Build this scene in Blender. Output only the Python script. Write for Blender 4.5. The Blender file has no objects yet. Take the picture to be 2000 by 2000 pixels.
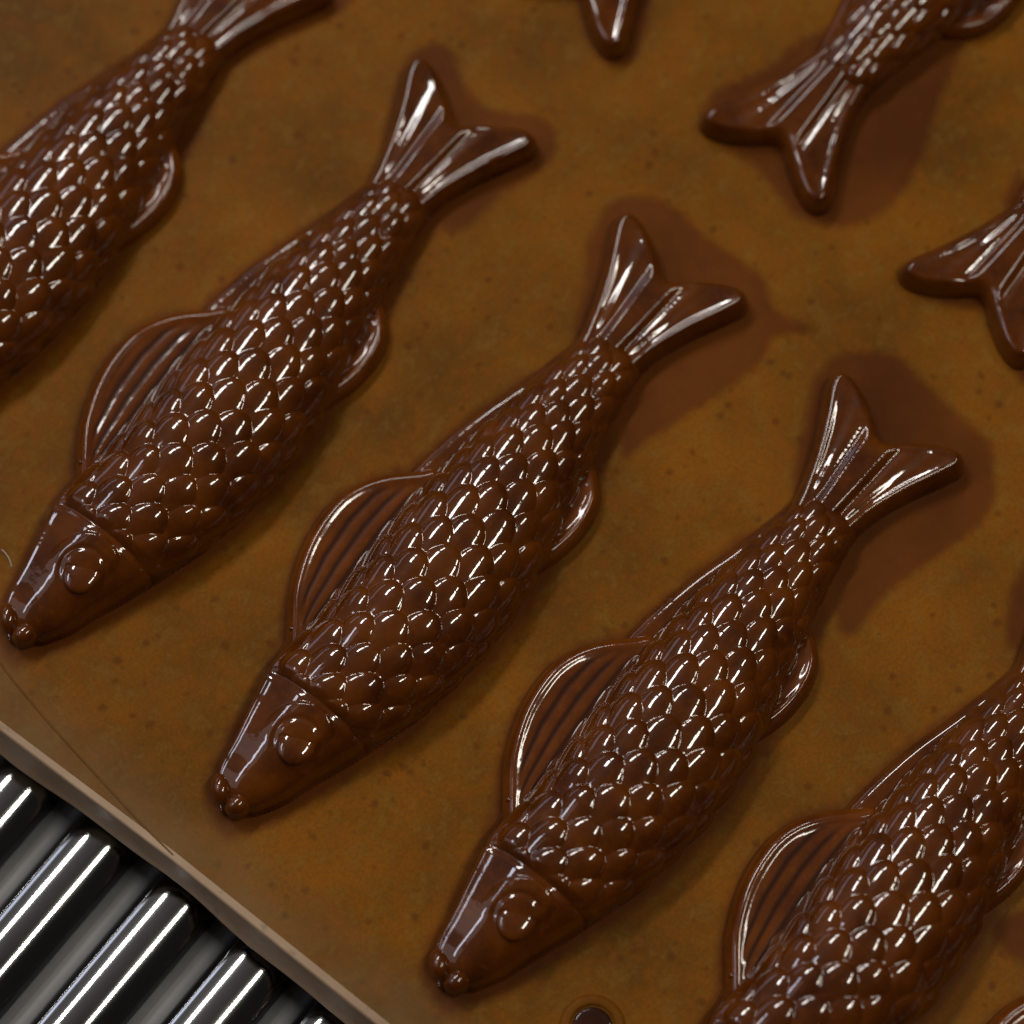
import bpy, math, random
import numpy as np
from mathutils import Vector, Matrix
random.seed(4); np.random.seed(4)
CM = 0.01
S = bpy.context.scene
COL = S.collection

# ---------------------------------------------------------------- camera
TILT = math.radians(18); DIST = 75.0; FRAME = 20.0
cam_d = bpy.data.cameras.new('camera'); cam = bpy.data.objects.new('camera', cam_d); COL.objects.link(cam)
CAMP = np.array([0, -math.sin(TILT), math.cos(TILT)]) * DIST
cam.location = Vector(CAMP) * CM
cam.rotation_euler = (TILT, 0, 0)
cam_d.sensor_width = 36; cam_d.lens = 36 * DIST / FRAME
cam_d.clip_start = 0.01; cam_d.clip_end = 50
cam_d.dof.use_dof = True; cam_d.dof.aperture_fstop = 6.8
cam_d.dof.focus_distance = (DIST - 1.6) * CM
S.camera = cam

# mould frame: x runs from the snouts to the tails, y across, z up off the sheet
ANG = math.radians(51.2)
AX = np.array([math.cos(ANG), math.sin(ANG), 0]); AY = np.array([-math.sin(ANG), math.cos(ANG), 0])
ORG = np.array([-5.457, -6.199, 0])
def wp(x, y, z=0): return ORG + AX * x + AY * y + np.array([0, 0, z])

# ---------------------------------------------------------------- room light
W = bpy.data.worlds.new('World'); S.world = W; W.use_nodes = True
nt = W.node_tree; bg = nt.nodes['Background']
tc = nt.nodes.new('ShaderNodeTexCoord'); dp = nt.nodes.new('ShaderNodeVectorMath'); dp.operation = 'DOT_PRODUCT'
dp.inputs[1].default_value = Vector(AY * 0.80 + np.array([0, 0, 0.60]))
nt.links.new(tc.outputs['Generated'], dp.inputs[0])
rm = nt.nodes.new('ShaderNodeValToRGB'); nt.links.new(dp.outputs['Value'], rm.inputs['Fac'])
e = rm.color_ramp.elements; e[0].position = 0.0; e[0].color = (0.012, 0.010, 0.009, 1)
e[1].position = 1.0; e[1].color = (0.105, 0.095, 0.092, 1)
m_ = e.new(0.45); m_.color = (0.034, 0.029, 0.027, 1)
nt.links.new(rm.outputs['Color'], bg.inputs['Color']); bg.inputs['Strength'].default_value = 1.0

def panel(name, ang, axial, dist, w, l, color, radiance):
    """ceiling fitting seen from the mould at ang degrees from overhead (towards +AY), long side along the fish axis"""
    a = math.radians(ang)
    d = AY * math.sin(a) + np.array([0, 0, math.cos(a)])
    p = d * dist + AX * axial
    L = bpy.data.lights.new(name, 'AREA'); L.shape = 'RECTANGLE'; L.size = w; L.size_y = l
    L.color = color; L.energy = radiance * math.pi * w * l
    o = bpy.data.objects.new(name, L); COL.objects.link(o); o.location = Vector(p)
    z = Vector(d); y = Vector(AX); x = y.cross(z)
    o.rotation_euler = Matrix((x, y, z)).transposed().to_euler()
    return o
for a_, c_ in ((-20, (1.0, 0.93, 0.80)), (38, (1.0, 0.95, 0.90))):      # two rows of two fittings
    panel('ceiling_tube', a_, 0.17, 1.5, 0.11 if a_ < 0 else 0.14, 0.44, c_, 34)
    panel('ceiling_tube', a_, 0.72, 1.5, 0.075 if a_ < 0 else 0.09, 0.44, c_, 38)
panel('window_light', 70, 0.25, 1.8, 0.20, 0.9, (0.74, 0.78, 1.0), 1.3)
panel('far_tube', 42, -0.62, 1.5, 0.12, 0.55, (0.82, 0.84, 1.0), 11)
panel('far_window', 50, -1.05, 1.6, 1.30, 1.10, (1.0, 0.88, 0.86), 0.55)
S.view_settings.view_transform = 'Standard'; S.view_settings.look = 'None'
S.view_settings.exposure = 0.0; S.view_settings.gamma = 1.0

# ---------------------------------------------------------------- materials
def mat(name):
    m = bpy.data.materials.new(name); m.use_nodes = True
    return m, m.node_tree, m.node_tree.nodes['Principled BSDF']
def N(nt, t, **k):
    n = nt.nodes.new(t)
    for a, b in k.items(): setattr(n, a, b)
    return n
def noise(nt, vec, scale, detail=3, rough=0.55):
    n = N(nt, 'ShaderNodeTexNoise'); n.inputs['Scale'].default_value = scale
    n.inputs['Detail'].default_value = detail; n.inputs['Roughness'].default_value = rough
    if vec: nt.links.new(vec, n.inputs['Vector'])
    return n.outputs['Fac']
def ramp(nt, fac, stops):
    r = N(nt, 'ShaderNodeValToRGB'); el = r.color_ramp.elements
    while len(el) < len(stops): el.new(0.5)
    for q, (p, c) in zip(el, stops):
        q.position = p; q.color = (c, c, c, 1) if not isinstance(c, tuple) else (*c, 1)
    nt.links.new(fac, r.inputs['Fac']); return r.outputs['Color']
def mix(nt, f, a, b, mode='MIX'):
    m = N(nt, 'ShaderNodeMix', data_type='RGBA', blend_type=mode)
    for s, v in ((0, f), (6, a), (7, b)):
        if hasattr(v, 'is_linked'): nt.links.new(v, m.inputs[s])
        else: m.inputs[s].default_value = v if s == 0 else (*v, 1)
    return m.outputs[2]

def chocolate(name, lo, hi, rough, bump=0.02):
    m, nt, b = mat(name)
    tc = N(nt, 'ShaderNodeTexCoord'); v = N(nt, 'ShaderNodeNewGeometry').outputs['Position']
    n1 = noise(nt, v, 120, 4); n2 = noise(nt, v, 700, 3)
    c = mix(nt, ramp(nt, n1, [(0.32, 0.0), (0.68, 1.0)]), lo, hi)
    c = mix(nt, ramp(nt, n2, [(0.55, 0.0), (0.75, 0.35)]), c, tuple(q * 1.5 for q in hi))
    nt.links.new(c, b.inputs['Base Color'])
    b.inputs['Roughness'].default_value = rough
    b.inputs['IOR'].default_value = 1.5
    b.inputs['Specular IOR Level'].default_value = 0.05
    b.inputs['Coat Weight'].default_value = 1.0; b.inputs['Coat Roughness'].default_value = 0.035; b.inputs['Coat IOR'].default_value = 1.58
    bp = N(nt, 'ShaderNodeBump'); bp.inputs['Strength'].default_value = 0.35; bp.inputs['Distance'].default_value = bump * CM
    nt.links.new(noise(nt, v, 260, 2), bp.inputs['Height']); nt.links.new(bp.outputs[0], b.inputs['Normal'])
    bp2 = N(nt, 'ShaderNodeBump'); bp2.inputs['Strength'].default_value = 0.45; bp2.inputs['Distance'].default_value = bump * CM * 0.5
    nt.links.new(noise(nt, v, 330, 2), bp2.inputs['Height']); nt.links.new(bp2.outputs[0], b.inputs['Coat Normal'])
    return m
M_CHOC = chocolate('glossy_chocolate', (0.047, 0.0098, 0.0002), (0.104, 0.0250, 0.0005), 0.35)
M_FIN = chocolate('thin_chocolate', (0.068, 0.0145, 0.0005), (0.125, 0.0300, 0.0010), 0.4)
M_FIN.node_tree.nodes['Principled BSDF'].inputs['Coat Roughness'].default_value = .09
M_FIN.node_tree.nodes['Principled BSDF'].inputs['Coat Weight'].default_value = .8
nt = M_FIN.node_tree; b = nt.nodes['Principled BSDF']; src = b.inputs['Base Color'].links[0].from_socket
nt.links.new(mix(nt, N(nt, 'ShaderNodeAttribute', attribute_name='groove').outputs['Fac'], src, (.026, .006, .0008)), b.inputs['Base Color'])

# ---------------------------------------------------------------- mesh helpers
def new_mesh(name, verts, faces, mats, normals=None, smooth=True):
    me = bpy.data.meshes.new(name)
    verts = np.asarray(verts, float) * CM; faces = np.asarray(faces, int)
    k = faces.shape[1]; nf = len(faces)
    me.vertices.add(len(verts)); me.vertices.foreach_set('co', verts.ravel())
    me.loops.add(nf * k); me.loops.foreach_set('vertex_index', faces.ravel())
    me.polygons.add(nf); me.polygons.foreach_set('loop_start', np.arange(0, nf * k, k)); me.polygons.foreach_set('loop_total', np.full(nf, k))
    me.update(calc_edges=True); me.validate()
    me.polygons.foreach_set('use_smooth', np.full(len(me.polygons), smooth))
    if normals is not None and len(me.vertices) == len(normals):
        me.normals_split_custom_set_from_vertices([tuple(n) for n in normals])
    me.materials.append(mats); me.update()
    return me
def link(name, me, parent=None, **props):
    o = bpy.data.objects.new(name, me); COL.objects.link(o)
    if parent: o.parent = parent
    for a, b in props.items(): o[a] = b
    return o
def grid_faces(nu, nv):
    i = np.arange(nu - 1)[:, None] * nv + np.arange(nv - 1)[None]
    return np.stack([i, i + nv, i + nv + 1, i + 1], -1).reshape(-1, 4)
def grid_normals(P):
    du = np.gradient(P, axis=0); dv = np.gradient(P, axis=1)
    n = np.cross(du, dv); n /= np.linalg.norm(n, axis=-1, keepdims=True) + 1e-12
    return n
def submesh(name, P, Nn, faces, sel, m):
    f = faces[sel]; u, inv = np.unique(f, return_inverse=True)
    return new_mesh(name, P[u], inv.reshape(f.shape), m, Nn[u])
def spline(pts, n, closed=False):
    p = np.array(pts, float); out = []
    k = len(p)
    rng = range(k) if closed else range(k - 1)
    for i in rng:
        if closed: a, b, c, d = p[i - 1], p[i], p[(i + 1) % k], p[(i + 2) % k]
        else: a, b, c, d = p[max(i - 1, 0)], p[i], p[i + 1], p[min(i + 2, k - 1)]
        t = np.linspace(0, 1, n, endpoint=False)[:, None]
        out.append(0.5 * ((2 * b) + (c - a) * t + (2 * a - 5 * b + 4 * c - d) * t**2 + (3 * b - a - 3 * c + d) * t**3))
    out = np.vstack(out)
    return out if closed else np.vstack([out, p[-1:]])
def sdf(X, Y, poly):
    """signed distance, positive inside"""
    a = poly; b = np.roll(poly, -1, 0)
    d = np.full(X.shape, 1e9); ins = np.zeros(X.shape, bool)
    for (x0, y0), (x1, y1) in zip(a, b):
        ex, ey = x1 - x0, y1 - y0; L2 = ex * ex + ey * ey + 1e-12
        t = np.clip(((X - x0) * ex + (Y - y0) * ey) / L2, 0, 1)
        dd = (X - x0 - t * ex)**2 + (Y - y0 - t * ey)**2
        d = np.minimum(d, dd)
        c = (y0 > Y) != (y1 > Y)
        with np.errstate(divide='ignore', invalid='ignore'):
            ins ^= c & (X < (x1 - x0) * (Y - y0) / (y1 - y0 + 1e-15) + x0)
    d = np.sqrt(d); return np.where(ins, d, -d)
def sm(a, b, x): t = np.clip((x - a) / (b - a), 0, 1); return t * t * (3 - 2 * t)
def bez(x, pts):
    """smooth interpolation of a table"""
    p = np.array(pts, float); xs, ys = p[:, 0], p[:, 1]
    m = np.gradient(ys, xs); i = np.clip(np.searchsorted(xs, x) - 1, 0, len(xs) - 2)
    h = xs[i + 1] - xs[i]; t = np.clip((x - xs[i]) / h, 0, 1)
    return ((2*t**3 - 3*t**2 + 1) * ys[i] + (t**3 - 2*t**2 + t) * h * m[i] + (-2*t**3 + 3*t**2) * ys[i+1] + (t**3 - t**2) * h * m[i+1])

# ---------------------------------------------------------------- the fish (local cm, snout at 0, tail at +x)
YL = [(0, .26), (.24, .53), (1.32, .89), (2.67, 1.20), (3.42, 1.36), (5, 1.60), (6.5, 1.68), (8.3, 1.57), (9.5, 1.36), (10.45, 1.10), (11.2, .92), (12.2, .76), (12.8, .80)]
YR = [(0, -.06), (.16, -.28), (.57, -.57), (1.5, -.93), (2.48, -1.28), (3.47, -1.58), (5.19, -1.84), (6.5, -1.83), (7.4, -1.70), (8.4, -1.48), (9.3, -1.28), (10.2, -1.06), (11.2, -.85), (12.2, -.72), (12.8, -.74)]
HT = [(-.05, .0), (.06, .22), (.3, .42), (1, .66), (2, .92), (3, 1.10), (4.5, 1.27), (6, 1.30), (8, 1.16), (9.5, .98), (11, .76), (12, .60), (12.25, .50), (12.4, .36)]

def height_plate(name, poly, fn, m, step=0.03, band=0.05, groove=None):
    x0, y0 = poly.min(0) - 0.12; x1, y1 = poly.max(0) + 0.12
    xs = np.arange(x0, x1, step); ys = np.arange(y0, y1, step)
    X, Y = np.meshgrid(xs, ys, indexing='ij'); D = sdf(X, Y, poly)
    Z = fn(X, Y, D); P = np.stack([X, Y, Z], -1); Nn = grid_normals(P)
    F = grid_faces(len(xs), len(ys)); ok = (D.ravel()[F] > -band).any(1)
    me = submesh(name, P.reshape(-1, 3), Nn.reshape(-1, 3), F, ok, m)
    if groove is not None:
        u_ = np.unique(F[ok]); g = groove(X, Y, D).reshape(-1)[u_]
        if len(g) == len(me.vertices):
            a_ = me.attributes.new('groove', 'FLOAT', 'POINT'); a_.data.foreach_set('value', g.astype(np.float32))
    return me
def edge_round(D, r, h):
    t = np.clip(D / r, 0, 1)
    return np.where(D > 0, h * np.sqrt(1 - (1 - t)**2) ** 1.0, D * 4.0)

# base rim: the low smooth skirt the fish stands on
xs = np.linspace(0.0, 12.15, 90)
outl = np.vstack([np.stack([xs, bez(xs, YL)], 1), [[13.2, .07]], np.stack([xs[::-1], bez(xs[::-1], YR)], 1), [[-.06, .10], [-.06, .22]]])
ME_RIM = height_plate('base_rim', outl, lambda X, Y, D: edge_round(D, .26, 1) * np.where(D > 0, .03 + .23 * sm(-.2, .2, Y) * sm(2.2, 3.6, X), 1) - .004, M_CHOC, .035)

# body core: lofted, with the scales pushed out along the normal
NU, NV = 520, 190
u = np.linspace(0, 1, NU); x = -0.05 + 12.45 * (u + 0.012 * np.sin(2 * math.pi * u) * 0)
th = np.linspace(-math.pi / 2, math.pi / 2, NV)
yl = bez(x, YL); yr = bez(x, YR); cL = np.minimum(yl - .04, bez(x, [(-.1, 3), (2.2, 1.4), (3.0, 1.20), (3.8, 1.10), (5, 1.10), (6.5, 1.17), (8, 1.09), (9.4, .99), (10.4, .88), (11.3, .72), (12.0, .60), (12.4, .56)]) - .03)
cL = np.convolve(np.pad(cL, 10, mode='edge'), np.ones(21) / 21, 'valid'); cR = yr + .03
c = (cL + cR) / 2; w = (cL - cR) / 2; H = np.maximum(bez(x, HT), 0.0) * (1 - .05 * sm(2.6, 4, x))
w *= np.sqrt(np.clip((x + .06) / .35, 0.02, 1)) * (1 - .35 * sm(12.1, 12.4, x))
a = 0.92
XX = np.repeat(x[:, None], NV, 1)
YY = c[:, None] + w[:, None] * np.sign(np.sin(th)) * np.abs(np.sin(th))**a
T_ = np.abs(np.sin(th))**a; ell = np.abs(np.cos(th))**(a * .95)
tq = np.linspace(0, 1, 400); sl = np.interp(tq, [0, .16, .26, .45, .68, .78, .84, .89, 1], [0, .14, .24, .42, .42, .34, .22, .10, .10])
sl = np.convolve(np.pad(sl, 12, mode='edge'), np.ones(25) / 25, 'valid')
drop = np.interp(T_, tq, np.concatenate([[0], np.cumsum(sl[1:] * np.diff(tq))])) * (w / np.maximum(H, .2))[:, None]
box = np.clip(1 - drop, .1, 1) * np.sqrt(np.clip(1 - T_**40, 0, 1))
kk = (1 - sm(2.5, 4.6, x))[:, None] * (th > 0)[None]
ZZ = H[:, None] * (ell * (1 - kk) + box * kk) + .01
P0 = np.stack([XX, YY, ZZ], -1); N0 = -grid_normals(P0)
N0 = np.where(N0[..., 2:3].mean() < 0, -N0, N0)
seg = np.linalg.norm(np.diff(P0, axis=1), axis=2)
s = np.concatenate([np.zeros((NU, 1)), np.cumsum(seg, 1)], 1)
mid = s[:, NV // 2][:, None]; s = s - mid
cs = bez(x, [(2, .43), (5, .47), (7, .455), (9, .40), (10.5, .34), (12.4, .29)])[:, None]
q = s / cs
pitch = bez(x, [(2, .84), (5, .84), (8, .80), (10, .74), (12.4, .66)])
U = np.cumsum(np.concatenate([[0], np.diff(x)]) / pitch); U = U - np.interp(2.62, x, U)
U = U[:, None] + 0 * q
GILL = 2.56 + .10 * np.cos(th)[None] + 0 * XX          # head / body joint
limL = s[:, -1:]; limR = -s[:, :1]
edge = np.minimum(limL - s, limR + s)                  # distance up from the foot of the body
best = np.zeros_like(q); lab = np.full(q.shape, -1)
rs = np.random.RandomState(3); cells = []
for j in range(-7, 8):
    for i in range(-1, 16):
        uc = i + (0.5 if j % 2 else 0.0) + .35 + rs.uniform(-.055, .055); qc = j + rs.uniform(-.09, .09)
        jit = rs.uniform(.90, 1.10); sh = rs.uniform(.93, 1.09)
        du = (U - uc) / sh; dq = (q - qc) / sh
        au = np.where(du > 0, du / .54, du / .90)
        r = np.sqrt(au**2 + (dq / .86)**2)
        ed = np.sqrt(np.clip(1 - r**2.15, 0, 1))
        hh = ed * (.62 + .52 * du) * jit
        k = hh > best; best = np.where(k, hh, best); lab = np.where(k, len(cells), lab)
        cells.append((i, j))
ampl = .215 * (cs / .45) * sm(.05, .30 + .45 * (1 - sm(2.7, 3.9, XX)), edge) * sm(-.02, .26, XX - GILL) * (1 - sm(12.05, 12.3, XX))
ampl = ampl * (1 - kk * sm(.70, .92, T_) * 1.0)
disp = ampl * best
# gill groove, eye socket arcs, on the head
gd = np.abs(XX - GILL); disp -= .028 * np.exp(-(gd / .06)**2) * sm(0, .15, edge)
disp += .020 * (1 - sm(0, .5, GILL - XX)) * (XX < GILL) * sm(0, .3, edge)
ex, ey = 1.80, -.26
er = np.sqrt((XX - ex)**2 + ((YY - ey) * 1.05)**2); ea = np.arctan2(YY - ey, XX - ex)
front = sm(-.2, .5, np.cos(ea - .35))
disp -= .022 * np.exp(-((er - .47) / .06)**2) * sm(-1.2, .3, np.cos(ea - .35))
disp += (.050 * sm(.80, .745, er)) * front * sm(-.75, -.55, YY) * sm(.55, .3, YY) * (XX < GILL)
P1 = P0 + N0 * disp[..., None]; Nn = grid_normals(P1)
if Nn[..., 2].mean() < 0: Nn = -Nn
F = grid_faces(NU, NV); Pf = P1.reshape(-1, 3); Nf = Nn.reshape(-1, 3)
v = Pf[F]; fn = np.cross(v[:, 1] - v[:, 0], v[:, 2] - v[:, 0])
if fn[:, 2].mean() < 0: F = F[:, ::-1].copy()
fl = lab.ravel()[F[:, 0]]; fx = Pf[F].mean(1)
isb = ((XX - GILL).ravel()[F] > 0).all(1); am = ampl.ravel()[F].mean(1) / .215; bf = best.ravel()[F].mean(1)
fl = np.where(isb & (am > .25) & (bf > .02), fl, np.where(isb, -1, -2))
ME_HEAD = submesh('head', Pf, Nf, F, fl == -2, M_CHOC)
SCALES = []
for k in range(len(cells)):
    n = (fl == k).sum()
    if n == 0: continue
    if n < 60: fl = np.where(fl == k, -1, fl); continue
    SCALES.append(submesh('scale', Pf, Nf, F, fl == k, M_CHOC))
ME_BODY = submesh('body', Pf, Nf, F, fl == -1, M_CHOC)
print('scales', len(SCALES))

def dome(name, cx, cy, cz, rx, ry, rz, rot=0, m=None, nu=28, nv=14, tip=0.0):
    a = np.linspace(0, 2 * math.pi, nu); b = np.linspace(0.02, math.pi / 2 + .35, nv)
    A, B = np.meshgrid(a, b, indexing='ij')
    X = rx * np.cos(A) * np.sin(B); Y = ry * np.sin(A) * np.sin(B); Z = rz * np.cos(B) + tip * X
    cr, sr = math.cos(rot), math.sin(rot)
    P = np.stack([cx + X * cr - Y * sr, cy + X * sr + Y * cr, cz + Z], -1)
    me = new_mesh(name, P.reshape(-1, 3), grid_faces(nu, nv)[:, ::-1], m or M_CHOC)
    return me
def body_z(px, py):
    i = np.argmin((P1[..., 0] - px)**2 + (P1[..., 1] - py)**2); return Pf[i][2]
ME_EYE = dome('eye', ex, ey, body_z(ex, ey) - .05, .44, .37, .125, .2)
ME_LIP1 = dome('lip', .27, .40, .28, .32, .20, .25, .85)
ME_LIP2 = dome('lip', .22, -.05, .24, .28, .24, .30, -.3)

ME_BUB1 = dome('air_bubble', 7.72, 1.20, .33, .09, .09, .10, 0, None, 16, 8)
ME_BUB2 = dome('air_bubble', 3.62, 1.34, .34, .06, .08, .08, 0, None, 16, 8)
# tail fin
tail = spline([(10.9, .08), (11.4, .58), (12.2, .79), (12.9, 1.02), (13.6, 1.32), (14.20, 1.62), (14.52, 1.70), (14.74, 1.58), (14.78, 1.30), (14.62, .88), (14.36, .48), (14.14, .22), (14.08, .09),
               (14.14, -.08), (14.38, -.36), (14.66, -.76), (14.82, -1.14), (14.78, -1.42), (14.52, -1.55), (14.15, -1.42), (13.4, -1.06), (12.7, -.80), (12.2, -.70), (11.4, -.56)], 8, True)
def tail_h(X, Y, D):
    z = np.where(D > 0, (.44 + .045 * (X - 12)) * (1 - (1 - np.clip(D / .26, 0, 1))**2.2)**.6, D * 4.0)
    v = Y - .07; av = np.abs(v)
    ins = sm(.13, .34, D); stem = sm(11.9, 12.5, X)
    z = z - ins * .045
    hb = .25 + .055 * (X - 12.3)
    z = z + ins * .105 * (1 - sm(-.13, .10, av - hb)) * (1 - .25 * sm(13.2, 14.1, X))      # broad middle ray
    hw_ = np.interp(X, [11.5, 12.2, 12.9, 13.6, 14.2, 14.7], [.62, .70, .90, 1.20, 1.54, 1.72])
    g = (av - hb) / np.maximum(hw_ - hb, .12)
    ray = .5 - .5 * np.cos(2 * math.pi * g * 1.75 + np.where(v > 0, .3, .0))
    z = z + ins * stem * .036 * ray * sm(-.02, .15, g)
    z = z + .0022 * ins * np.sin(X * 58) * np.exp(-((av - hb) / .09)**2)
    z = z + .10 * (1 - sm(11.6, 13.4, X)) * np.sqrt(np.clip(D, 0, .7) / .7)
    return z
ME_TAIL = height_plate('tail_fin', tail, tail_h, M_CHOC, .028)

# big back fin and small belly fin
back = spline([(2.95, 1.02), (3.30, 1.26), (3.61, 1.50), (4.25, 1.95), (5.2, 2.32), (6.1, 2.42), (6.75, 2.28), (7.3, 1.95), (7.75, 1.50), (8.05, 1.14), (7.6, .5), (5.5, .2), (3.4, .4)], 8, True)
def yo_back(x): return np.interp(x, [2.9, 3.61, 4.25, 5.2, 6.1, 6.75, 7.3, 7.75, 8.1], [1.0, 1.50, 1.95, 2.32, 2.42, 2.28, 1.95, 1.5, 1.15])
def back_h(X, Y, D):
    z = edge_round(D, .26, .42)
    z = z - .050 * sm(.20, .42, D)
    yb = 1.0; f = (Y - yb - .12 * (X - 3.2) * .3) / np.maximum(yo_back(X) - yb, .15)
    g = .5 + .5 * np.cos(f * 2 * math.pi * 4.6 + .4)
    msk = sm(.30, .44, D) * sm(7.5, 6.9, X + .55 * (Y - 1.4))
    return z + .009 * g * msk + .02 * sm(1.9, 1.2, Y)
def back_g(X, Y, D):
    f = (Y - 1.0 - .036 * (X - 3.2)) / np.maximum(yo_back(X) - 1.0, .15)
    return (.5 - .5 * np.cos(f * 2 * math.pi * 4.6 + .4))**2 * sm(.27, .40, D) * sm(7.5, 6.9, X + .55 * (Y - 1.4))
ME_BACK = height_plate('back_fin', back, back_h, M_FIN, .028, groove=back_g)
belly = spline([(7.2, -1.45), (7.9, -1.74), (8.5, -1.86), (9.1, -1.84), (9.6, -1.66), (9.95, -1.32), (10.1, -1.0), (9.9, -.5), (8.6, -.6), (7.3, -.9)], 8, True)
def belly_h(X, Y, D):
    z = edge_round(D, .20, .38)
    z = z - .045 * sm(.16, .34, D)
    g = np.cos((Y + .42 * (X - 7.4)) * 2 * math.pi / .22 * .5)
    return z + .008 * g * sm(.2, .3, D)
ME_BELLY = height_plate('belly_fin', belly, belly_h, M_FIN, .028)

def make_fish():
    r = bpy.data.objects.new('chocolate_fish', None); COL.objects.link(r); r.empty_display_size = .01
    link('base_rim', ME_RIM, r); link('body', ME_BODY, r)
    h = link('head', ME_HEAD, r); link('eye', ME_EYE, h); link('lip', ME_LIP1, h); link('lip', ME_LIP2, h)
    link('air_bubble', ME_BUB1, r); link('air_bubble', ME_BUB2, r); link('tail_fin', ME_TAIL, r); link('back_fin', ME_BACK, r); link('belly_fin', ME_BELLY, r)
    for me in SCALES: link('scale', me, r)
    return r
def copy_tree(o, parent=None):
    c = o.copy(); COL.objects.link(c)
    if parent: c.parent = parent
    for ch in list(o.children): copy_tree(ch, c)
    return c
ROW = math.radians(-39.0); SP = 5.37
STEP = np.array([math.cos(ROW), math.sin(ROW), 0]) * SP
FROT = math.radians(.6)
G1 = 'chocolate fish lying with their heads towards the near edge of the mould'
G2 = 'chocolate fish of the far row pointing the other way'
near = {-2: 'chocolate fish in the top left corner with its head out of the frame',
        -1: 'whole chocolate fish nearest the left edge, its snout almost touching the frame',
        0: 'whole chocolate fish in the middle of the three whole ones',
        1: 'whole chocolate fish lowest of the three whole ones',
        2: 'chocolate fish at the lower right, snout and tail both cut off by the frame',
        3: 'sliver of a chocolate fish back fin showing in the bottom right corner'}
far = {-1: 'single chocolate tail tip poking in at the top edge of the picture',
       0: 'chocolate fish at the top right with its whole forked tail pointing down',
       1: 'chocolate fish tail cut off by the right edge below the stained forked tail'}
proto = make_fish(); first = True
for k, lb in near.items():
    f = proto if first else copy_tree(proto); first = False
    p = ORG + STEP * k + AX * .14; f.location = Vector(p) * CM; f.rotation_euler = (0, 0, ANG + FROT); f.scale = (.978, 1, 1)
    f['label'] = lb; f['category'] = 'chocolate fish'; f['group'] = G1
FX = 31.85
FOFF = {-1: (-.24, .10), 0: (-.34, .08), 1: (-.60, .18)}
for k, lb in far.items():
    f = copy_tree(proto)
    p = ORG + STEP * k + AX * FX + AY * .03 + np.array([*FOFF[k], 0]); f.location = Vector(p) * CM; f.rotation_euler = (0, 0, ANG + FROT); f.scale = (-1, 1, 1)
    f['label'] = lb; f['category'] = 'chocolate fish'; f['group'] = G2

# ---------------------------------------------------------------- mould tray
def pix(px, py):
    k = FRAME / DIST / 2
    f = -CAMP / DIST; r = np.array([1, 0, 0]); uu = np.cross(r, f)
    d = f + (px - 1000) / 1000 * k * r + (1000 - py) / 1000 * k * uu
    t = -CAMP[2] / d[2]; v = CAMP + t * d - ORG
    return (v @ AX, v @ AY)
tray = bpy.data.objects.new('mould_tray', None); COL.objects.link(tray); tray.empty_display_size = .01
tray.location = Vector(ORG) * CM; tray.rotation_euler = (0, 0, ANG)
tray['label'] = 'amber plastic moulding sheet smeared with brown chocolate, pale rounded front edge'; tray['category'] = 'mould'

m, nt, b = mat('amber_plastic')
tc = N(nt, 'ShaderNodeTexCoord'); vec = tc.outputs['Object']
at = N(nt, 'ShaderNodeAttribute', attribute_name='stain').outputs['Fac']
n1 = noise(nt, vec, 24, 7, .6); n2 = noise(nt, vec, 200, 7, .72); n3 = noise(nt, vec, 460, 0, .5); n4 = noise(nt, vec, 70, 3)
base = mix(nt, ramp(nt, n1, [(.36, 0.0), (.64, 1.0)]), (.082, .033, .0014), (.210, .074, .0024))
base = mix(nt, ramp(nt, n2, [(.46, 0.0), (.62, .45)]), base, (.215, .062, .0020))
base = mix(nt, ramp(nt, n2, [(.38, .45), (.50, 0.0)]), base, (.190, .090, .012))
vo = N(nt, 'ShaderNodeTexVoronoi'); vo.inputs['Scale'].default_value = 330; vo.inputs['Randomness'].default_value = 1
wv = N(nt, 'ShaderNodeMix', data_type='VECTOR'); wv.inputs[0].default_value = .0012
nv = N(nt, 'ShaderNodeTexNoise'); nv.inputs['Scale'].default_value = 500; nt.links.new(vec, nv.inputs['Vector'])
nt.links.new(vec, wv.inputs[4]); nt.links.new(nv.outputs['Color'], wv.inputs[5]); nt.links.new(wv.outputs[1], vo.inputs['Vector'])
cs_ = N(nt, 'ShaderNodeSeparateColor'); nt.links.new(vo.outputs['Color'], cs_.inputs[0])
rad = N(nt, 'ShaderNodeMapRange'); nt.links.new(cs_.outputs[0], rad.inputs[0]); rad.inputs[1].default_value = .35; rad.inputs[2].default_value = 1; rad.inputs[3].default_value = 0; rad.inputs[4].default_value = .42
dv = N(nt, 'ShaderNodeMath', operation='SUBTRACT'); nt.links.new(rad.outputs[0], dv.inputs[0]); nt.links.new(vo.outputs['Distance'], dv.inputs[1])
spt = ramp(nt, dv.outputs[0], [(.0, 0.0), (.24, .60)])
base = mix(nt, spt, base, (.075, .020, .001))
n5 = noise(nt, vec, 1500, 2)
base = mix(nt, ramp(nt, n5, [(.35, .30), (.62, 0.0)]), base, (.080, .030, .0015))
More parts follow.
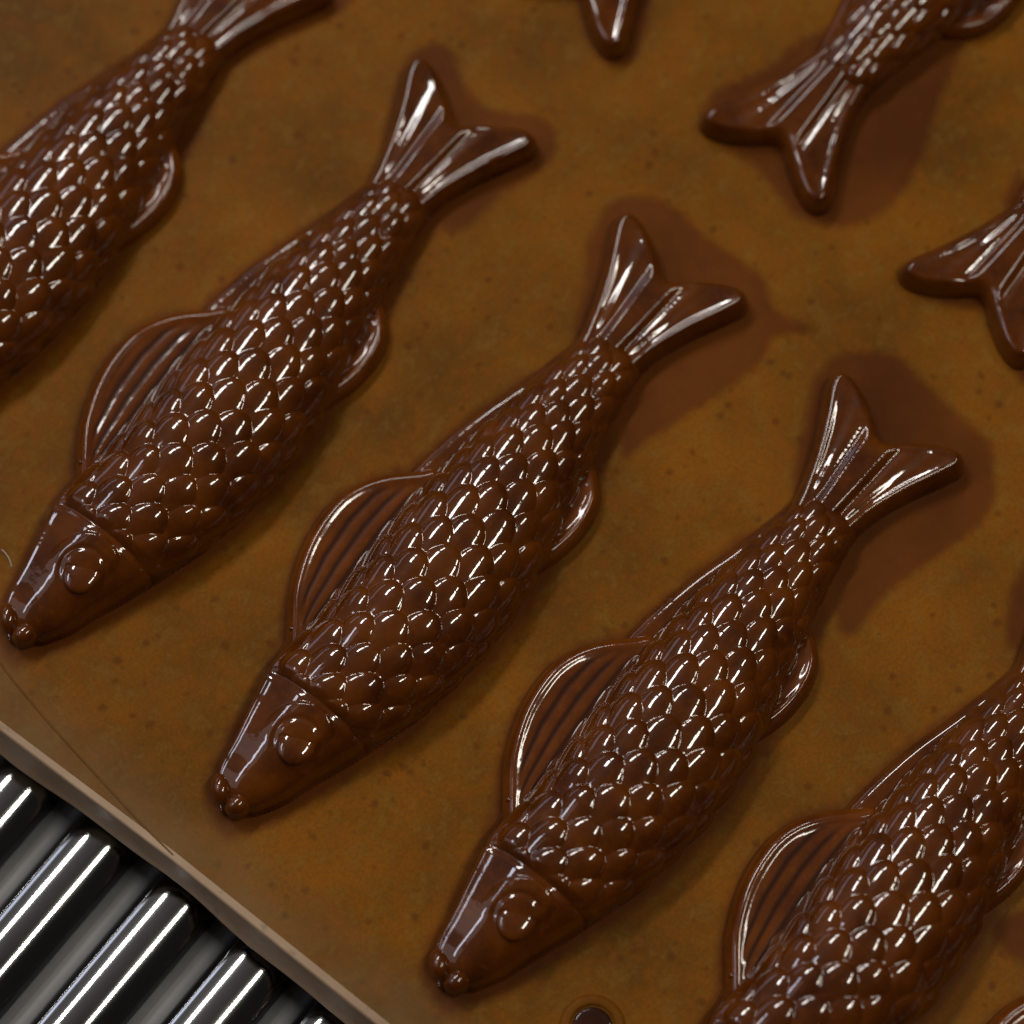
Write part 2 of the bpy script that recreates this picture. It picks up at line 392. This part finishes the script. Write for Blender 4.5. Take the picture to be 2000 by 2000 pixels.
# stain: signed distance to its outline, edge broken by noise
ad = N(nt, 'ShaderNodeMath', operation='MULTIPLY_ADD'); nt.links.new(n4, ad.inputs[0]); ad.inputs[1].default_value = .22; nt.links.new(at, ad.inputs[2])
ad2 = N(nt, 'ShaderNodeMath', operation='MULTIPLY_ADD'); nt.links.new(n3, ad2.inputs[0]); ad2.inputs[1].default_value = .10; nt.links.new(ad.outputs[0], ad2.inputs[2])
mr = N(nt, 'ShaderNodeMapRange', interpolation_type='SMOOTHSTEP'); nt.links.new(ad2.outputs[0], mr.inputs[0])
mr.inputs[1].default_value = .02; mr.inputs[2].default_value = .32
sc_ = mix(nt, ramp(nt, n1, [(.38, 0.0), (.62, 1.0)]), (.062, .0135, .0006), (.105, .027, .0020))
stf = N(nt, 'ShaderNodeMath', operation='MULTIPLY'); nt.links.new(mr.outputs[0], stf.inputs[0]); stf.inputs[1].default_value = .90
base = mix(nt, stf.outputs[0], base, sc_)
# greyish sheen along the front edge, put into the colour
sp = N(nt, 'ShaderNodeSeparateXYZ'); nt.links.new(vec, sp.inputs[0])
ed = N(nt, 'ShaderNodeMapRange', interpolation_type='SMOOTHSTEP'); nt.links.new(sp.outputs[0], ed.inputs[0])
ed.inputs[1].default_value = .004; ed.inputs[2].default_value = -.0115
ef = N(nt, 'ShaderNodeMath', operation='MULTIPLY'); nt.links.new(ed.outputs[0], ef.inputs[0]); nt.links.new(ramp(nt, n4, [(.3, .25), (.7, .75)]), ef.inputs[1])
base = mix(nt, ef.outputs[0], base, (.16, .10, .045))
nt.links.new(base, b.inputs['Base Color'])
b.inputs['Roughness'].default_value = .48; b.inputs['Specular IOR Level'].default_value = .07
bp = N(nt, 'ShaderNodeBump'); bp.inputs['Strength'].default_value = .3; bp.inputs['Distance'].default_value = .0012
nt.links.new(n1, bp.inputs['Height']); nt.links.new(bp.outputs[0], b.inputs['Normal'])
M_SHEET = m

m, nt, b = mat('pale_plastic_edge')
vec = N(nt, 'ShaderNodeTexCoord').outputs['Object']; n1 = noise(nt, vec, 45, 4); n2 = noise(nt, vec, 300, 2)
c_ = mix(nt, ramp(nt, n1, [(.3, 0.0), (.7, 1.0)]), (.25, .155, .088), (.38, .27, .175))
c_ = mix(nt, ramp(nt, n2, [(.6, 0.0), (.75, .4)]), c_, (.10, .05, .02))
nt.links.new(c_, b.inputs['Base Color']); b.inputs['Roughness'].default_value = .5
b.inputs['Subsurface Weight'].default_value = 0.0
M_EDGE = m

# sheet with the stain outlines stored on it
stp = .09
gx = np.arange(-1.65, 34.0, stp); gy = np.arange(-16.0, 22.0, stp)
X, Y = np.meshgrid(gx, gy, indexing='ij')
full = np.vstack([np.stack([xs, bez(xs, YL)], 1)[:80], tail[8:-8], np.stack([xs[::-1], bez(xs[::-1], YR)], 1)[10:], [[-.12, -.16], [-.14, 0.0]]])
st = np.full(X.shape, -9.0)
stepL = np.array([STEP @ AX, STEP @ AY])
for k in near:
    near_mask = slice(None)
    p = full + stepL * k
    st = np.maximum(st, sdf(X, Y, p[::2]) + .16)
    st = np.maximum(st, sdf(X, Y, back + stepL * k) + .14)
for k in far:
    p = full * [-1, 1] + stepL * k + [FX, .03]
    st = np.maximum(st, sdf(X, Y, p[::2]) + .14)
def stain(pts, grow=0):
    global st
    p = spline([pix(*q) for q in pts], 4, True)
    st = np.maximum(st, sdf(X, Y, p) + grow)
stain([(1120, 700), (1140, 560), (1150, 470), (1195, 395), (1250, 386), (1310, 398), (1380, 458), (1450, 508), (1492, 548), (1510, 596), (1545, 622), (1590, 645), (1550, 652), (1508, 660), (1490, 705), (1420, 760), (1340, 812), (1270, 860), (1215, 900), (1200, 800)])
stain([(1545, 960), (1570, 830), (1590, 740), (1635, 692), (1700, 686), (1765, 700), (1830, 770), (1905, 830), (1938, 875), (1948, 940), (1935, 1000), (1880, 1055), (1800, 1112), (1720, 1175), (1660, 1240), (1620, 1180)])
stain([(745, 330), (775, 170), (800, 105), (845, 84), (885, 100), (925, 185), (975, 215), (1055, 228), (1088, 270), (1070, 325), (970, 395), (880, 450)])
stain([(1370, 225), (1400, 180), (1500, 130), (1600, 60), (1930, -40), (1925, 10), (1875, 110), (1830, 220), (1790, 330), (1740, 400), (1680, 436), (1600, 440), (1540, 415), (1480, 330), (1395, 275)])
stain([(1960, 1790), (2060, 1770), (2100, 1830), (2060, 1900), (1970, 1870), (1935, 1820)])
stain([(1970, 1260), (1985, 1120), (2050, 1050), (2150, 1000), (2200, 1200), (2050, 1300)])
stain([(2000, 340), (2050, 560), (2020, 740), (1985, 730), (1960, 640), (1960, 400)])
stain([(430, 120), (560, 40), (620, 10), (700, -40), (500, -60)])
Z = .010 * np.sin(X * .31 + .7) * np.sin(Y * .23) - .012
P = np.stack([X, Y, Z], -1).reshape(-1, 3)
fsh = grid_faces(len(gx), len(gy))
keep = (P[fsh][:, :, 0] + .030 * np.maximum(0, P[fsh][:, :, 1] - .4) > -1.16).all(1); u_, inv_ = np.unique(fsh[keep], return_inverse=True)
P = P[u_]; fsh = inv_.reshape(-1, 4); st = st.ravel()[u_]
me = new_mesh('sheet', P, fsh, M_SHEET)
at_ = me.attributes.new('stain', 'FLOAT', 'POINT'); at_.data.foreach_set('value', st.ravel().astype(np.float32))
link('sheet', me, tray)
# front wall: rolled lip, sloping side, thin foot
ys = np.arange(-16.0, 22.0, .12)
def wob(y, k): return .035 * np.sin(y * .9 + k) + .02 * np.sin(y * 2.3 + 2 * k)
prof = [(-1.03, -.016), (-1.145, .012), (-1.175, .018), (-1.205, .0), (-1.225, -.05), (-1.25, -.20), (-1.31, -.46), (-1.37, -.66), (-1.42, -.76), (-1.43, -.80), (-1.41, -.84), (-1.24, -.85)]
prof = spline(prof, 3)
wx = np.array([[px + wob(y, 1) * min(1, max(0, -pz) * 1.4) - .030 * max(0, y - .4) for y in ys] for px, pz in prof])
P = np.stack([wx, np.repeat(ys[None], len(prof), 0), np.repeat(prof[:, 1][:, None], len(ys), 1)], -1)
f = grid_faces(len(prof), len(ys))
v = P.reshape(-1, 3)[f]
if np.cross(v[:, 1] - v[:, 0], v[:, 2] - v[:, 0])[:, 2].mean() < 0: f = f[:, ::-1]
link('side_wall', new_mesh('side_wall', P.reshape(-1, 3), f, M_EDGE), tray)
# dark bead added as the shadow spots under the rim
M_DARK = chocolate('dark_brown', (.018, .006, .003), (.035, .010, .005), .4); M_DARK.node_tree.nodes['Principled BSDF'].inputs['Coat Weight'].default_value = .25
def tube(name, pts, r, m, n=8, caps=True):
    pts = np.array(pts, float); r = np.broadcast_to(np.asarray(r, float), (len(pts),))
    t = np.gradient(pts, axis=0); t /= np.linalg.norm(t, axis=1, keepdims=True)
    up = np.array([0, 0, 1.0]); s1 = np.cross(t, up); s1 /= np.linalg.norm(s1, axis=1, keepdims=True) + 1e-9; s2 = np.cross(s1, t)
    a = np.linspace(0, 2 * math.pi, n, endpoint=False)
    V = pts[:, None] + r[:, None, None] * (np.cos(a)[None, :, None] * s1[:, None] + np.sin(a)[None, :, None] * s2[:, None])
    k = len(pts); f = []
    for i in range(k - 1):
        for j in range(n): f.append((i * n + j, i * n + (j + 1) % n, (i + 1) * n + (j + 1) % n, (i + 1) * n + j))
    return new_mesh(name, V.reshape(-1, 3), f, m)
rs = np.random.RandomState(8)
pts = [(-1.38 + wob(y, 1) * 1.0 + .03 - .03 * max(0, y - .4), y, -.88) for y in np.arange(-9, 1.2, .06)]
rr = [.03 + .055 * max(0, math.sin(y * 3.1 + 1) * math.sin(y * 1.7)) + rs.uniform(0, .02) for _, y, _ in pts]
link('foot_shadow', tube('foot_shadow', pts, rr, M_DARK), tray)
# fine raised seam that runs into the front lip
sm_pts = spline([(.95, 9.0), (.2, 6.6), (-.31, 5.42), (-.54, 4.41), (-.70, 3.47), (-.98, 1.57), (-1.12, .35)], 12)
link('seam', tube('seam', [(a_, b_, -.008) for a_, b_ in sm_pts], .022, M_SHEET), tray)
# round locating socket at the front edge
hx, hy = pix(1157, 2006)
ang = np.linspace(0, 2 * math.pi, 49); hp = spline([(.62, -.01), (.58, .03), (.50, .045), (.43, .02), (.40, -.03), (.37, -.004), (.30, .02), (.02, .035)], 3)
R_, A_ = np.meshgrid(np.arange(len(hp)), ang, indexing='ij')
P = np.stack([hx + hp[R_, 0] * np.cos(A_), hy + hp[R_, 0] * np.sin(A_), hp[R_, 1]], -1)
me = new_mesh('locating_socket', P.reshape(-1, 3), grid_faces(len(hp), 49), M_SHEET); me.materials.append(M_DARK)
ctr = np.repeat((np.arange(len(hp) - 1) >= 11).astype(int), 48); me.polygons.foreach_set('material_index', ctr.astype(np.int32))
link('locating_socket', me, tray)

m, nt, b = mat('pale_fibre'); b.inputs['Base Color'].default_value = (.45, .38, .30, 1); b.inputs['Roughness'].default_value = .5
fp = spline([(*pix(4, 1074), .02), (*pix(12, 1083), .05), (*pix(19, 1094), .05), (*pix(23, 1107), .015)], 6)
o = link('fibre', tube('fibre', fp, .010, m, 6), None); o.location = Vector(ORG) * CM; o.rotation_euler = (0, 0, ANG)
o['label'] = 'tiny pale curved fibre on the sheet at the left edge'; o['category'] = 'fibre'

# ---------------------------------------------------------------- metal roller rack below
m, nt, b = mat('polished_steel')
vec = N(nt, 'ShaderNodeTexCoord').outputs['Object']
mp = N(nt, 'ShaderNodeMapping'); mp.inputs['Scale'].default_value = (.15, 1, 1); nt.links.new(vec, mp.inputs[0])
n1 = noise(nt, mp.outputs[0], 180, 3)
nt.links.new(ramp(nt, n1, [(.3, (.50, .52, .52)), (.7, (.62, .63, .62))]), b.inputs['Base Color'])
b.inputs['Metallic'].default_value = 1.0
nt.links.new(ramp(nt, n1, [(.3, .07), (.7, .11)]), b.inputs['Roughness'])
M_STEEL = m
m, nt, b = mat('dark_gap'); b.inputs['Base Color'].default_value = (.02, .018, .016, 1); b.inputs['Roughness'].default_value = .5
M_GAP = m
m, nt, b = mat('satin_steel'); b.inputs['Base Color'].default_value = (.24, .245, .25, 1); b.inputs['Metallic'].default_value = 0; b.inputs['Roughness'].default_value = .5
M_SATIN = m
rack = bpy.data.objects.new('roller_rack', None); COL.objects.link(rack); rack.empty_display_size = .01
rack.location = Vector(ORG) * CM + Vector((0, 0, -.028)); rack.rotation_euler = (0, 0, ANG)
rack['label'] = 'row of parallel polished steel bars running out from under the mould'; rack['category'] = 'rack'
PER = 1.97; RR = .95
def bar_mesh(name, xs_, sec, m):
    k = len(sec); P = np.stack([np.repeat(np.array(xs_, float)[:, None], k, 1), np.repeat(sec[:, 0][None], len(xs_), 0), np.repeat(sec[:, 1][None], len(xs_), 0)], -1)
    f = grid_faces(len(xs_), k); v = P.reshape(-1, 3)[f]; cen = v.mean(1); cen[:, 0] = 0
    if (np.cross(v[:, 1] - v[:, 0], v[:, 2] - v[:, 0]) * cen).sum(1).mean() < 0: f = f[:, ::-1]
    return new_mesh(name, P.reshape(-1, 3), f, m)
a = np.radians(np.linspace(-45, 33, 61)); sec = np.stack([RR * np.sin(a), RR * np.cos(a)], 1)
hw = sec[-1, 0]; zb = sec[-1, 1]; hl = -sec[0, 0]; zl = sec[0, 1]
rt = [(hw + .03, zb - .05), (hw + .035, zb - .12), (hw + .035, -.9), (-hl - .035, -.9), (-hl - .035, zl - .12), (-hl - .03, zl - .05), tuple(sec[0])]
sec = np.vstack([sec, rt])
a = np.linspace(0, 2 * math.pi, 25); lsec = np.stack([.44 * np.sin(a), .44 * np.cos(a)], 1)
low_me = bar_mesh('lower_bar', [-14, 0, 10], lsec, M_SATIN)
rod_me = bar_mesh('bar', [-14, -9, 0, 10], sec, M_STEEL); rod_me.materials.append(M_GAP)
mi = np.tile((np.arange(len(sec) - 1) >= 60).astype(np.int32), 3); rod_me.polygons.foreach_set('material_index', mi)  # bar sides shaded dark by colour, so the gaps hold no stray reflections
for i in range(-7, 8):
    o = link('lower_bar', low_me, rack); o.location = (0, (2.20 + PER * (i - .5)) * CM, -.2 * CM)
for i in range(-7, 7):
    o = link('bar', rod_me, rack); o.location = (0, (2.12 + PER * i) * CM, 0)
fl_ = new_mesh('floor', [(-60, -60, 0), (60, -60, 0), (60, 60, 0), (-60, 60, 0)], [(0, 1, 2, 3)], M_GAP, smooth=False)
o = link('floor', fl_, None, kind='structure'); o.location = (0, 0, -.12)
